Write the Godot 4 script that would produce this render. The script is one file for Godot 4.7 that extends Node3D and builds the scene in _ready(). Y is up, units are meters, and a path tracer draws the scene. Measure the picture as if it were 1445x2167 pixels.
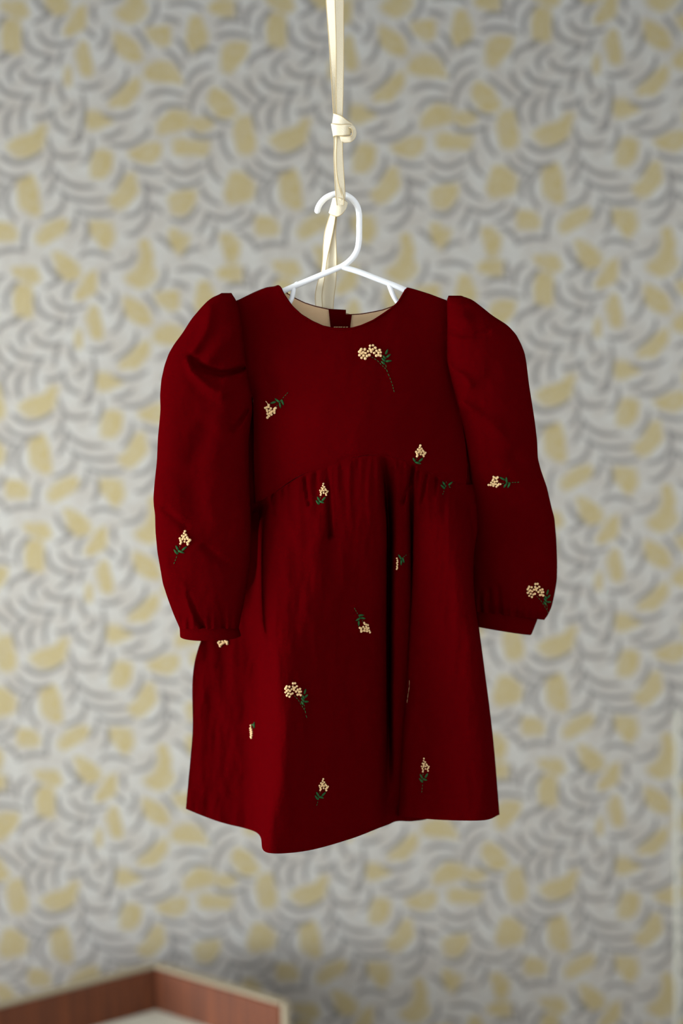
extends Node3D
# A child's dark red dress on a white hanger, hung by a cream ribbon before a patterned wall.

const F := 3010.0                     # focal length in photo pixels (1445 x 2167 frame)
const CAM := Vector3(0.0, 1.45, 1.5)
const PITCH := -5.75
const ROLL := -1.3
const WALL_Z := -1.25
const CEIL := 2.5
var view := Basis()
var M := {}
var faces := {}                       # part name -> buckets of triangles in (px, py, z), for laying stitches on the cloth
var noise := FastNoiseLite.new()
var fine := FastNoiseLite.new()

func _ready() -> void:
	# ---- camera
	view = Basis(Vector3.RIGHT, deg_to_rad(PITCH)) * Basis(Vector3.BACK, deg_to_rad(ROLL))
	var cam := Camera3D.new()
	cam.name = "camera"
	var lens := CameraAttributesPhysical.new()
	lens.frustum_focal_length = 48.6
	lens.frustum_focus_distance = 1.49
	lens.exposure_aperture = 2.0
	cam.attributes = lens
	add_child(cam)
	cam.transform = Transform3D(view, CAM)
	cam.keep_aspect = Camera3D.KEEP_HEIGHT
	cam.fov = rad_to_deg(2.0 * atan(1083.5 / F))
	cam.near = 0.05
	cam.far = 100.0
	cam.current = true
	# ---- sky and exposure
	var we := WorldEnvironment.new()
	we.name = "world_environment"
	var env := Environment.new()
	env.background_mode = Environment.BG_SKY
	var sky := Sky.new()
	var sm := ProceduralSkyMaterial.new()
	sm.sky_top_color = Color(0.42, 0.56, 0.78)
	sm.sky_horizon_color = Color(0.75, 0.80, 0.85)
	sm.ground_bottom_color = Color(0.25, 0.25, 0.22)
	sm.ground_horizon_color = Color(0.6, 0.62, 0.6)
	sky.sky_material = sm
	env.sky = sky
	env.tonemap_mode = Environment.TONE_MAPPER_LINEAR
	env.tonemap_exposure = 2.05
	env.sdfgi_enabled = true
	env.ssao_enabled = true
	env.ssil_enabled = true
	we.environment = env
	add_child(we)
	# ---- daylight through the left window, and an added fill from the rear
	daylight("window_daylight", Vector3(-5.93, 0.85, 1.3), Vector3(1, 0, 0), Vector2(2.4, 1.5), 26.0, Color(0.95, 0.98, 1.0))
	daylight("added_rear_fill", Vector3(0.4, 0.9, 3.33), Vector3(0, 0, -1), Vector2(1.6, 1.5), 0.45, Color(0.97, 0.985, 1.0))  # added fill lamp behind the camera, from no known window
	noise.seed = 7
	noise.frequency = 1.0 / 55.0
	noise.fractal_octaves = 3
	fine.seed = 11
	fine.frequency = 1.0 / 5.0
	materials()
	room()
	corner_furniture()
	dress()
	hanger()
	ribbon()

func daylight(called: String, at: Vector3, towards: Vector3, size: Vector2, energy: float, tint: Color) -> void:
	var l := AreaLight3D.new()
	l.name = called
	l.area_size = size
	l.light_energy = energy
	l.light_color = tint
	l.area_range = 12.0
	l.shadow_enabled = true
	add_child(l)
	l.position = at
	l.basis = Basis.looking_at(towards, Vector3.UP)

# ---------------------------------------------------------------- helpers
func ray(px: float, py: float) -> Vector3:
	return view * Vector3((px - 722.5) / F, -(py - 1083.5) / F, -1.0)

func P(px: float, py: float, z: float) -> Vector3:            # the point at depth z (metres) seen at that place of the photo
	var d := ray(px, py)
	return CAM + d * ((z - CAM.z) / d.z)

func PH(px: float, py: float, y: float) -> Vector3:           # the same on a level plane
	var d := ray(px, py)
	return CAM + d * ((y - CAM.y) / d.y)

func V(q: Vector3) -> Vector3:
	return P(q.x, q.y, q.z)

func mat(c: Color, rough := 0.9, spec := 0.3) -> StandardMaterial3D:
	var m := StandardMaterial3D.new()
	m.albedo_color = c
	m.roughness = rough
	m.metallic_specular = spec
	m.cull_mode = BaseMaterial3D.CULL_DISABLED
	return m

func lin(r: float, g: float, b: float) -> Color:
	return Color(r, g, b).linear_to_srgb()

func materials() -> void:
	M.red = mat(lin(0.057, 0.0001, 0.0008), 0.95, 0.02)
	M.cream = mat(lin(0.76, 0.52, 0.27), 0.9, 0.1)
	M.green = mat(lin(0.020, 0.078, 0.024), 0.8, 0.15)
	M.lining = mat(lin(0.76, 0.52, 0.31), 0.95, 0.1)
	M.ribbon = mat(lin(0.78, 0.70, 0.53), 0.9, 0.1)
	M.edge_shade = mat(lin(0.52, 0.40, 0.22), 0.9, 0.1)  # darker tan that paints the shade along the ribbon edges
	M.plastic = mat(lin(0.90, 0.92, 0.95), 0.35, 0.5)
	M.plaster = mat(lin(0.72, 0.72, 0.72), 0.95, 0.2)
	M.trim = mat(lin(0.42, 0.41, 0.35), 0.7, 0.3)
	M.floor = mat(lin(0.45, 0.40, 0.34), 0.6, 0.4)
	M.edge = mat(lin(0.31, 0.26, 0.18), 0.6, 0.3)
	M.seat = mat(lin(0.62, 0.60, 0.50), 0.9, 0.2)
	M.wood = mat(Color.WHITE, 0.55, 0.4)
	M.wood.albedo_texture = wood_picture()
	M.wood.uv1_triplanar = true
	M.wood.uv1_scale = Vector3(2.0, 2.0, 2.0)
	M.glass = mat(Color(1, 1, 1, 0.06), 0.02, 0.5)
	M.glass.transparency = BaseMaterial3D.TRANSPARENCY_ALPHA
	var weave := NoiseTexture2D.new()
	var n := FastNoiseLite.new()
	n.seed = 3
	n.frequency = 0.12
	n.fractal_octaves = 2
	weave.noise = n
	weave.width = 256
	weave.height = 256
	weave.seamless = true
	weave.as_normal_map = true
	weave.bump_strength = 3.0
	for k in ["red", "lining", "ribbon"]:
		M[k].normal_enabled = true
		M[k].normal_texture = weave
		M[k].normal_scale = 0.35
		M[k].uv1_triplanar = true
		M[k].uv1_scale = Vector3(24, 24, 24)

func tag(o: Node, label := "", category := "", group := "", kind := "") -> void:
	if label: o.set_meta("label", label)
	if category: o.set_meta("category", category)
	if group: o.set_meta("group", group)
	if kind: o.set_meta("kind", kind)

func part(called: String, mesh: Mesh, m: Material, parent: Node) -> MeshInstance3D:
	var o := MeshInstance3D.new()
	o.name = called
	o.mesh = mesh
	o.material_override = m
	o.cast_shadow = GeometryInstance3D.SHADOW_CASTING_SETTING_ON
	parent.add_child(o, true)
	if parent != self and parent is Node3D:
		o.transform = (parent as Node3D).global_transform.affine_inverse() if parent.is_inside_tree() else Transform3D()
	return o

func meshed(v: PackedVector3Array, idx: PackedInt32Array, uv := PackedVector2Array()) -> ArrayMesh:
	var n := PackedVector3Array()
	n.resize(v.size())
	for k in range(0, idx.size(), 3):
		var a := v[idx[k]]
		var f := (v[idx[k + 2]] - a).cross(v[idx[k + 1]] - a)
		for e in 3:
			n[idx[k + e]] += f
	for k in n.size():
		n[k] = n[k].normalized() if n[k].length_squared() > 1e-24 else Vector3.BACK
	var arr := []
	arr.resize(Mesh.ARRAY_MAX)
	arr[Mesh.ARRAY_VERTEX] = v
	arr[Mesh.ARRAY_NORMAL] = n
	arr[Mesh.ARRAY_INDEX] = idx
	if uv.size(): arr[Mesh.ARRAY_TEX_UV] = uv
	var am := ArrayMesh.new()
	am.add_surface_from_arrays(Mesh.PRIMITIVE_TRIANGLES, arr)
	return am

func grid_index(nu: int, nv: int, ring := false) -> PackedInt32Array:
	var idx := PackedInt32Array()
	for j in nv - 1:
		for i in (nu if ring else nu - 1):
			var i2 := (i + 1) % nu
			var a := j * nu + i
			var b := j * nu + i2
			var c := a + nu
			var d := b + nu
			idx.append_array([a, b, c, b, d, c])
	return idx

# q: rows of (px, py, z); remembers the triangles under that key for the stitches
func cloth(q: PackedVector3Array, nu: int, nv: int, ring := false, key := "") -> ArrayMesh:
	var v := PackedVector3Array()
	v.resize(q.size())
	for k in q.size(): v[k] = V(q[k])
	var idx := grid_index(nu, nv, ring)
	if key:
		var b: Dictionary = faces.get_or_add(key, {})
		for k in range(0, idx.size(), 3):
			var x0 := q[idx[k]]
			var x1 := q[idx[k + 1]]
			var x2 := q[idx[k + 2]]
			var lo := Vector2(minf(x0.x, minf(x1.x, x2.x)), minf(x0.y, minf(x1.y, x2.y)))
			var hi := Vector2(maxf(x0.x, maxf(x1.x, x2.x)), maxf(x0.y, maxf(x1.y, x2.y)))
			for gx in range(int(lo.x / 12.0), int(hi.x / 12.0) + 1):
				for gy in range(int(lo.y / 12.0), int(hi.y / 12.0) + 1):
					var cell := Vector2i(gx, gy)
					if not b.has(cell): b[cell] = []
					b[cell].append([x0, x1, x2])
	return meshed(v, idx)

func depth_at(key: String, px: float, py: float, missing := 0.0) -> float:
	var best := -10.0
	var b: Dictionary = faces[key]
	for t in b.get(Vector2i(int(px / 12.0), int(py / 12.0)), []):
		var a: Vector3 = t[0]
		var e1 := Vector2(t[1].x - a.x, t[1].y - a.y)
		var e2 := Vector2(t[2].x - a.x, t[2].y - a.y)
		var det := e1.cross(e2)
		if absf(det) < 1e-9: continue
		var r := Vector2(px - a.x, py - a.y)
		var s := r.cross(e2) / det
		var w := e1.cross(r) / det
		if s >= -0.02 and w >= -0.02 and s + w <= 1.02:
			best = maxf(best, a.z + s * (t[1].z - a.z) + w * (t[2].z - a.z))
	return best if best > -5.0 else missing

func at_y(c: PackedVector2Array, y: float) -> float:          # x of a contour that runs downwards
	if y <= c[0].y: return c[0].x
	for k in range(1, c.size()):
		if y <= c[k].y:
			var t := (y - c[k - 1].y) / maxf(c[k].y - c[k - 1].y, 1e-6)
			return lerpf(c[k - 1].x, c[k].x, t)
	return c[c.size() - 1].x

func soft_at_y(c: PackedVector2Array, y: float, r := 7.0) -> float:
	return (at_y(c, y - r) + at_y(c, y - r * 0.5) + at_y(c, y) + at_y(c, y + r * 0.5) + at_y(c, y + r)) / 5.0

func at_x(c: PackedVector2Array, x: float) -> float:
	if x <= c[0].x: return c[0].y
	for k in range(1, c.size()):
		if x <= c[k].x:
			var t := (x - c[k - 1].x) / maxf(c[k].x - c[k - 1].x, 1e-6)
			return lerpf(c[k - 1].y, c[k].y, t)
	return c[c.size() - 1].y

func soft_at_x(c: PackedVector2Array, x: float, r := 4.0) -> float:
	return (at_x(c, x - r) + at_x(c, x - r * 0.5) + at_x(c, x) + at_x(c, x + r * 0.5) + at_x(c, x + r)) / 5.0

# a fold line: polyline in photo pixels, width in pixels at its start and end, depth in metres (minus is a ridge)
func groove(p: Vector2, line: PackedVector2Array, w0: float, w1: float, d0: float, d1: float) -> float:
	var total := float(line.size() - 1)
	var best := 1e9
	var at := 0.0
	for k in line.size() - 1:
		var a := line[k]
		var b := line[k + 1]
		var ab := b - a
		var t := clampf((p - a).dot(ab) / ab.length_squared(), 0.0, 1.0)
		var d := p.distance_squared_to(a + ab * t)
		if d < best:
			best = d
			at = (k + t) / total
	var w := lerpf(w0, w1, at)
	if best > 9.0 * w * w: return 0.0
	return -lerpf(d0, d1, at) * exp(-best / (w * w))

func folds(p: Vector2, list: Array) -> float:
	var z := 0.0
	for f in list:
		z += groove(p, f[0], f[1], f[2], f[3], f[4])
	return z

func L(a: Array) -> PackedVector2Array:
	var r := PackedVector2Array()
	for k in range(0, a.size(), 2): r.append(Vector2(a[k], a[k + 1]))
	return r

func spline(pts: Array, n: int) -> Array:                     # centripetal Catmull-Rom through Vector3 points; n steps per span
	var out := []
	var m := pts.size()
	for k in m - 1:
		var p1: Vector3 = pts[k]
		var p2: Vector3 = pts[k + 1]
		var p0: Vector3 = pts[k - 1] if k > 0 else p1 * 2.0 - p2
		var p3: Vector3 = pts[k + 2] if k < m - 2 else p2 * 2.0 - p1
		var t1 := maxf(sqrt(p0.distance_to(p1)), 1e-4)
		var t2 := t1 + maxf(sqrt(p1.distance_to(p2)), 1e-4)
		var t3 := t2 + maxf(sqrt(p2.distance_to(p3)), 1e-4)
		for s in n:
			var t := lerpf(t1, t2, float(s) / n)
			var a1 := p0 * ((t1 - t) / t1) + p1 * (t / t1)
			var a2 := p1 * ((t2 - t) / (t2 - t1)) + p2 * ((t - t1) / (t2 - t1))
			var a3 := p2 * ((t3 - t) / (t3 - t2)) + p3 * ((t - t2) / (t3 - t2))
			var b1 := a1 * ((t2 - t) / t2) + a2 * (t / t2)
			var b2 := a2 * ((t3 - t) / (t3 - t1)) + a3 * ((t - t1) / (t3 - t1))
			out.append(b1 * ((t2 - t) / (t2 - t1)) + b2 * ((t - t1) / (t2 - t1)))
	out.append(pts[m - 1])
	return out

func tube(path: Array, r: float, sides := 14, squash := 1.0) -> ArrayMesh:   # round rod along world points, round ends
	var v := PackedVector3Array()
	var n := path.size()
	var rows := 0
	var up := Vector3.BACK
	for k in n:
		var t: Vector3 = (path[mini(k + 1, n - 1)] - path[maxi(k - 1, 0)]).normalized()
		var side := t.cross(up)
		if side.length() < 0.05: side = t.cross(Vector3.UP)
		side = side.normalized()
		var nor := side.cross(t).normalized()
		var shells := [[0.0, 1.0]]
		if k == 0: shells = [[-1.0, 0.02], [-0.92, 0.4], [-0.7, 0.71], [-0.38, 0.92], [0.0, 1.0]]
		if k == n - 1: shells = [[0.0, 1.0], [0.38, 0.92], [0.7, 0.71], [0.92, 0.4], [1.0, 0.02]]
		for s in shells:
			for i in sides:
				var a := TAU * i / sides
				v.append(path[k] + t * (r * s[0]) + (side * cos(a) + nor * sin(a) * squash) * (r * s[1]))
			rows += 1
	return meshed(v, grid_index(sides, rows, true))

func box(size: Vector3, bevel := 0.003) -> ArrayMesh:          # box with chamfered edges
	var st := SurfaceTool.new()
	st.begin(Mesh.PRIMITIVE_TRIANGLES)
	st.set_smooth_group(-1)
	var h := size * 0.5
	var b := minf(bevel, minf(h.x, minf(h.y, h.z)) * 0.6)
	var dirs := [Vector3.RIGHT, Vector3.LEFT, Vector3.UP, Vector3.DOWN, Vector3.BACK, Vector3.FORWARD]
	var quads := []
	for d: Vector3 in dirs:
		var a := Vector3(absf(d.y), absf(d.z), absf(d.x))
		var c := d.cross(a)
		var mid := d * h
		var ea := a * (a.abs().dot(h) - b)
		var ec := c * (c.abs().dot(h) - b)
		quads.append([mid - ea - ec, mid + ea - ec, mid + ea + ec, mid - ea + ec, d])
	for i in 6:
		for j in range(i + 1, 6):
			var d1: Vector3 = dirs[i]
			var d2: Vector3 = dirs[j]
			if absf(d1.dot(d2)) > 0.5: continue
			var e := d1.cross(d2)
			var le := e * (e.abs().dot(h) - b)
			var p1 := d1 * h + d2 * (h - Vector3(b, b, b))
			var p2 := d2 * h + d1 * (h - Vector3(b, b, b))
			quads.append([p1 - le, p1 + le, p2 + le, p2 - le, (d1 + d2).normalized()])
	for q in quads:
		var nq: Vector3 = (q[2] - q[0]).cross(q[1] - q[0])
		var order := [0, 1, 2, 0, 2, 3] if nq.dot(q[4]) > 0 else [0, 2, 1, 0, 3, 2]
		for k in order: st.add_vertex(q[k])
	for sx: int in [-1, 1]:
		for sy: int in [-1, 1]:
			for sz: int in [-1, 1]:
				var s := Vector3(sx, sy, sz)
				var p := [Vector3(h.x, h.y - b, h.z - b) * s, Vector3(h.x - b, h.y, h.z - b) * s, Vector3(h.x - b, h.y - b, h.z) * s]
				var nq: Vector3 = (p[2] - p[0]).cross(p[1] - p[0])
				for k in ([0, 1, 2] if nq.dot(s) > 0 else [0, 2, 1]): st.add_vertex(p[k])
	st.generate_normals()
	return st.commit()

func block(called: String, lo: Vector3, hi: Vector3, m: Material, parent: Node, bevel := 0.002) -> MeshInstance3D:
	var o := part(called, box(hi - lo, bevel), m, parent)
	o.position += (lo + hi) * 0.5
	return o

# ---------------------------------------------------------------- pictures
func wood_picture() -> ImageTexture:
	var im := Image.create(256, 256, false, Image.FORMAT_RGB8)
	var n := FastNoiseLite.new()
	n.seed = 21
	n.frequency = 0.05
	n.fractal_octaves = 4
	for y in 256:
		for x in 256:
			var g := n.get_noise_2d(x * 3.0, y * 0.12)
			var k := clampf(0.5 + g * 0.9, 0.0, 1.0)
			im.set_pixel(x, y, Color(0.30, 0.145, 0.068).lerp(Color(0.44, 0.225, 0.105), k))
	return ImageTexture.create_from_image(im)

const TS := 768
var tile := Vector2()
var tile_at := Vector2()
var grey := PackedFloat32Array()
var gold := PackedFloat32Array()

func stroke(z: Array, c: Array) -> void:                      # one combed arc of the print; c in the units of one enlarged quarter of the motif
	var p := []
	for k in 3:
		var w := P(z[0] + c[k * 2] * 0.2076, z[1] + c[k * 2 + 1] * 0.2076, WALL_Z)
		p.append(Vector2((w.x - tile_at.x) / tile.x, (tile_at.y - w.y) / tile.y) * TS)
	var mid: Vector2 = p[1] * 2.0 - (p[0] + p[2]) * 0.5
	var length: float = p[0].distance_to(p[1]) + p[1].distance_to(p[2])
	var steps := int(length * 0.8) + 2
	for s in steps + 1:
		var t := float(s) / steps
		var q: Vector2 = p[0] * (1 - t) * (1 - t) + mid * 2.0 * t * (1 - t) + p[2] * t * t
		var along := t * length
		var r := 7.6 * pow(sin(PI * lerpf(0.19, 0.81, t)), 0.6)
		var a := 0.74 + 0.26 * sin(along * 1.5)
		var ri := int(ceil(r)) + 1
		for dy in range(-ri, ri + 1):
			for dx in range(-ri, ri + 1):
				var d := Vector2(int(q.x) + dx - q.x, int(q.y) + dy - q.y).length()
				var k := clampf(r - d + 0.5, 0.0, 1.0) * a
				if k > 0.0:
					var at := posmod(int(q.y) + dy, TS) * TS + posmod(int(q.x) + dx, TS)
					grey[at] = maxf(grey[at], k)

func leafy(z: Array, c: Array) -> void:                       # one gold leaf of the print, made of short upright ticks
	var poly := PackedVector2Array()
	var lo := Vector2(1e9, 1e9)
	var hi := Vector2(-1e9, -1e9)
	for k in range(0, c.size(), 2):
		var w := P(z[0] + c[k] * z[2], z[1] + c[k + 1] * z[2], WALL_Z)
		var q := Vector2((w.x - tile_at.x) / tile.x, (tile_at.y - w.y) / tile.y) * TS
		poly.append(q)
	for q in poly:
		lo = lo.min(q)
		hi = hi.max(q)
	var heart := Vector2()
	for q in poly: heart += q / poly.size()
	for k in poly.size(): poly[k] += (poly[k] - heart).normalized() * 5.0
	var rim := PackedVector2Array()
	for q in poly: rim.append(q + (q - heart).normalized() * 7.0)
	for pass_ in 2:                                           # round the corners
		var r := PackedVector2Array()
		for k in poly.size():
			var a := poly[k]
			var b := poly[(k + 1) % poly.size()]
			r.append(a.lerp(b, 0.16))
			r.append(a.lerp(b, 0.84))
		poly = r
	lo -= Vector2(9, 9)
	hi += Vector2(9, 9)
	for y in range(int(lo.y) - 1, int(hi.y) + 2):
		for x in range(int(lo.x) - 1, int(hi.x) + 2):
			var p := Vector2(x + 2.5 * fine.get_noise_2d(x * 0.9, y * 0.9), y + 5.0 * fine.get_noise_2d(x * 2.3, 40.0))
			if Geometry2D.is_point_in_polygon(p, poly):
				var at := posmod(y, TS) * TS + posmod(x, TS)
				var k := 0.78 + 0.22 * sin(x * 1.15 + 1.5 * fine.get_noise_2d(x * 0.5, y * 0.15)) + 0.35 * noise.get_noise_2d(x * 1.7, y * 1.7)
				gold[at] = maxf(gold[at], clampf(k, 0.35, 1.0))
			elif Geometry2D.is_point_in_polygon(p, rim):
				var at := posmod(y, TS) * TS + posmod(x, TS)
				gold[at] = maxf(gold[at], 0.22)

func print_picture() -> ImageTexture:
	grey.resize(TS * TS)
	gold.resize(TS * TS)
	print_first()
	print_second()
	print_third()
	print_fourth()
	var base := Color(0.825, 0.82, 0.80)
	var warm := Color(0.785, 0.765, 0.735)
	var dark := Color(0.57, 0.555, 0.545)
	var leaf := Color(0.775, 0.705, 0.50)
	var by := PackedByteArray()
	by.resize(TS * TS * 3)
	for k in TS * TS:
		var x := k % TS
		var y := int(k / float(TS))
		var c := base.lerp(warm, clampf(0.5 + noise.get_noise_2d(x * 0.6, y * 0.6), 0.0, 1.0))
		c = c.lerp(leaf, gold[k])
		c = c.lerp(dark, grey[k] * 0.85)
		by[k * 3] = int(c.r * 255.0)
		by[k * 3 + 1] = int(c.g * 255.0)
		by[k * 3 + 2] = int(c.b * 255.0)
	return ImageTexture.create_from_image(Image.create_from_data(TS, TS, false, Image.FORMAT_RGB8, by))

func many(z: Array, list: Array) -> void:
	for c in list: stroke(z, c)

func print_first() -> void:
	var z := [0.0, 0.0, 0.2076]
	many(z, [[390, 10, 425, 80, 510, 130], [520, 140, 440, 180, 350, 230], [640, 165, 575, 250, 570, 360], [390, 330, 520, 450, 750, 420],
		[250, 310, 300, 490, 520, 580], [540, 590, 460, 650, 370, 730], [640, 520, 610, 590, 600, 660], [220, 610, 100, 720, 120, 840]])
	many(z, [[210, 730, 330, 830, 520, 810], [-10, 840, 90, 950, 340, 980], [490, 850, 450, 950, 445, 1050], [610, 830, 620, 950, 670, 1040],
		[300, 1000, 230, 1130, 235, 1310], [140, 1100, 60, 1220, 90, 1390], [540, 1120, 450, 1190, 340, 1200], [540, 1170, 590, 1290, 710, 1350]])
	many(z, [[760, 1060, 740, 1130, 670, 1180], [840, 960, 850, 1200, 780, 1400], [800, 880, 920, 890, 1030, 840], [1070, 270, 1070, 400, 1000, 480],
		[880, 300, 920, 340, 970, 380], [1150, 460, 1130, 600, 1040, 700], [1290, 700, 1240, 860, 1060, 990], [1060, 1170, 1230, 1190, 1400, 1110]])
	many(z, [[1250, 1310, 1170, 1370, 1040, 1400], [960, 60, 950, 130, 970, 200], [0, 210, 20, 190, 50, 170], [0, 560, 40, 560, 100, 540], [-40, 1100, 0, 1085, 40, 1060]])
	leafy(z, [0, 20, 230, 20, 290, 150, 200, 180, 60, 120])
	leafy(z, [50, 210, 200, 210, 210, 530, 40, 540, 30, 330])
	leafy(z, [480, 10, 700, 10, 690, 120, 560, 140, 480, 90])
	leafy(z, [790, 80, 870, 60, 860, 280, 700, 350, 640, 320])
	leafy(z, [830, 430, 890, 450, 940, 700, 930, 760, 830, 750, 780, 560])
	leafy(z, [660, 700, 720, 690, 720, 860, 660, 850])
	leafy(z, [1170, 330, 1290, 380, 1400, 460, 1445, 620, 1290, 590, 1180, 500])
	leafy(z, [1350, 810, 1410, 800, 1420, 920, 1300, 1070, 1130, 1080, 1130, 1020])
	leafy(z, [880, 1130, 990, 1150, 1150, 1240, 1000, 1300, 900, 1310])
	leafy(z, [1180, 120, 1300, 40, 1445, 10, 1490, 100, 1440, 180, 1320, 230, 1195, 155])

func print_second() -> void:
	var z := [280.0, 0.0, 0.2076]
	many(z, [[240, 20, 230, 140, 140, 260], [370, 50, 560, 30, 700, 90], [310, 180, 390, 190, 480, 230], [20, 300, 100, 390, 160, 500],
		[450, 400, 520, 480, 560, 590], [330, 520, 430, 580, 510, 720], [640, 560, 730, 500, 850, 510], [560, 870, 620, 740, 800, 660]])
	many(z, [[600, 1130, 640, 940, 800, 810], [160, 980, 320, 930, 520, 970], [230, 1180, 340, 1080, 540, 1090], [870, 240, 970, 200, 1110, 220],
		[860, 380, 1020, 340, 1220, 390], [1070, 20, 1080, 110, 1090, 170], [1270, 40, 1180, 120, 1170, 270], [1380, 150, 1290, 250, 1300, 400]])
	many(z, [[1180, 670, 1250, 570, 1400, 530], [1170, 790, 1210, 900, 1360, 1020], [1310, 770, 1370, 860, 1445, 900], [930, 850, 1060, 950, 1200, 1060],
		[1330, 1040, 1240, 1150, 1290, 1320], [1430, 1120, 1390, 1230, 1420, 1330], [720, 1100, 800, 1200, 1000, 1260], [590, 1340, 720, 1400, 920, 1350]])
	many(z, [[910, 1330, 930, 1500, 1020, 1640], [160, 1300, 140, 1370, 50, 1430]])
	leafy(z, [140, 290, 370, 270, 370, 440, 290, 460, 180, 390])
	leafy(z, [590, 180, 690, 180, 760, 370, 720, 480, 600, 520, 560, 400])
	leafy(z, [780, 70, 860, 20, 1030, 10, 1020, 170, 940, 160, 820, 120])
	leafy(z, [930, 490, 1000, 450, 1170, 440, 1150, 560, 1040, 690, 980, 740, 910, 690])
	leafy(z, [180, 660, 300, 630, 420, 680, 510, 850, 440, 840, 150, 810, 130, 740])
	leafy(z, [800, 940, 840, 900, 960, 970, 1060, 1130, 990, 1190, 870, 1180, 780, 1030])
	leafy(z, [270, 1250, 400, 1130, 560, 1150, 600, 1290, 400, 1330, 270, 1370])
	leafy(z, [640, 1210, 800, 1200, 810, 1290, 700, 1340, 620, 1290])
	leafy(z, [1060, 1220, 1200, 1190, 1210, 1310, 1255, 1490, 1180, 1570, 1080, 1540, 1050, 1360])

func print_third() -> void:
	var z := [0.0, 280.0, 0.2076]
	many(z, [[0, 220, 180, 310, 430, 200], [0, 410, 140, 460, 280, 430], [490, 70, 590, 240, 800, 225], [830, 20, 800, 80, 720, 110],
		[930, 60, 920, 210, 840, 310], [520, 250, 500, 370, 430, 460], [560, 430, 530, 560, 480, 640], [560, 390, 720, 530, 950, 550]])
	many(z, [[610, 590, 800, 690, 1080, 680], [650, 650, 600, 800, 430, 880], [780, 780, 960, 840, 1150, 810], [780, 830, 760, 930, 700, 1010],
		[870, 900, 890, 1030, 840, 1140], [150, 500, 60, 680, 150, 890], [290, 930, 250, 1050, 250, 1190], [-60, 1260, 80, 1200, 250, 1210]])
	many(z, [[460, 1280, 500, 1390, 580, 1445], [1250, 300, 1230, 440, 1140, 560], [1445, 760, 1400, 820, 1250, 860], [1430, 960, 1390, 1020, 1290, 1040],
		[810, 1270, 930, 1220, 1130, 1270], [1370, 1230, 1310, 1330, 1150, 1370], [1130, 120, 1300, 130, 1420, 80]])
	leafy(z, [60, 130, 180, 60, 340, 20, 360, -60, 480, -70, 440, 10, 430, 130, 330, 230, 180, 240])
	leafy(z, [960, 210, 1050, 190, 1140, 220, 1120, 370, 1060, 450, 930, 450, 940, 340])
	leafy(z, [180, 490, 330, 440, 370, 560, 410, 820, 330, 830, 200, 740])
	leafy(z, [-58, 920, 100, 945, 164, 1020, 145, 1095, -40, 1100])
	leafy(z, [360, 1060, 480, 950, 620, 880, 690, 930, 640, 1020, 430, 1150])
	leafy(z, [920, 910, 1130, 930, 1160, 1080, 1080, 1190, 1030, 1150, 990, 1070, 920, 1050])
	leafy(z, [540, 1230, 620, 1230, 770, 1330, 770, 1400, 600, 1400])
	leafy(z, [1280, 440, 1370, 430, 1390, 620, 1260, 760, 1180, 770, 1100, 680, 1200, 620])
	leafy(z, [1300, 205, 1503, 125, 1628, 115, 1620, 230, 1530, 305, 1372, 265])
	leafy(z, [1418, 1110, 1508, 1110, 1548, 1260, 1528, 1390, 1400, 1400, 1388, 1370, 1448, 1260])

func print_fourth() -> void:
	var z := [280.0, 280.0, 0.2076]
	many(z, [[0, 340, 130, 390, 300, 390], [350, 310, 520, 410, 720, 320], [360, 480, 520, 550, 710, 470], [110, 510, 200, 570, 330, 600],
		[790, 240, 800, 380, 900, 500], [700, 560, 760, 660, 880, 730], [760, 820, 960, 880, 1130, 780], [390, 880, 540, 890, 660, 760]])
	many(z, [[760, 820, 740, 920, 670, 1020], [840, 940, 830, 1060, 780, 1160], [1240, 800, 1180, 910, 1040, 970], [1100, 1030, 1190, 1080, 1250, 1160],
		[1150, 330, 1220, 420, 1380, 480], [1260, 280, 1340, 360, 1445, 390], [1340, 510, 1290, 620, 1310, 740], [1350, 170, 1400, 210, 1445, 240]])
	many(z, [[110, 520, 140, 690, 20, 830], [170, 740, 140, 900, 20, 1020], [170, 740, 230, 760, 300, 820], [250, 1060, 320, 1100, 400, 1190], [520, 1260, 580, 1200, 690, 1180]])
	leafy(z, [420, 90, 490, 70, 620, 100, 780, 90, 740, 230, 600, 210, 440, 220])
	leafy(z, [1010, 420, 1120, 420, 1240, 540, 1210, 670, 1010, 720, 950, 640, 980, 520])
	leafy(z, [370, 660, 520, 610, 640, 590, 620, 720, 540, 830, 420, 820])
	leafy(z, [380, 1000, 460, 1000, 500, 1060, 580, 1050, 540, 1180, 480, 1240, 390, 1140])
	leafy(z, [890, 1050, 1000, 1050, 1090, 1140, 1060, 1300, 1000, 1330, 960, 1280])

# ---------------------------------------------------------------- the room
func structure(o: Node, label := "") -> void:
	o.set_meta("kind", "structure")
	if label: o.set_meta("label", label)

func wallpapered() -> ArrayMesh:
	var st := SurfaceTool.new()
	st.begin(Mesh.PRIMITIVE_TRIANGLES)
	var lo := Vector3(-6.1, -0.1, WALL_Z - 0.12)
	var hi := Vector3(2.1, CEIL + 0.1, WALL_Z)
	var c := []
	for k in 8: c.append(Vector3(hi.x if k & 1 else lo.x, hi.y if k & 2 else lo.y, hi.z if k & 4 else lo.z))
	for q in [[6, 7, 5, 4], [3, 2, 0, 1], [2, 3, 7, 6], [0, 4, 5, 1], [2, 6, 4, 0], [7, 3, 1, 5]]:
		for k in [0, 1, 2, 0, 2, 3]:
			var p: Vector3 = c[q[k]]
			st.set_uv(Vector2((p.x - tile_at.x) / tile.x, (tile_at.y - p.y) / tile.y))
			st.add_vertex(p)
	st.set_smooth_group(-1)
	st.generate_normals()
	return st.commit()

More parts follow.
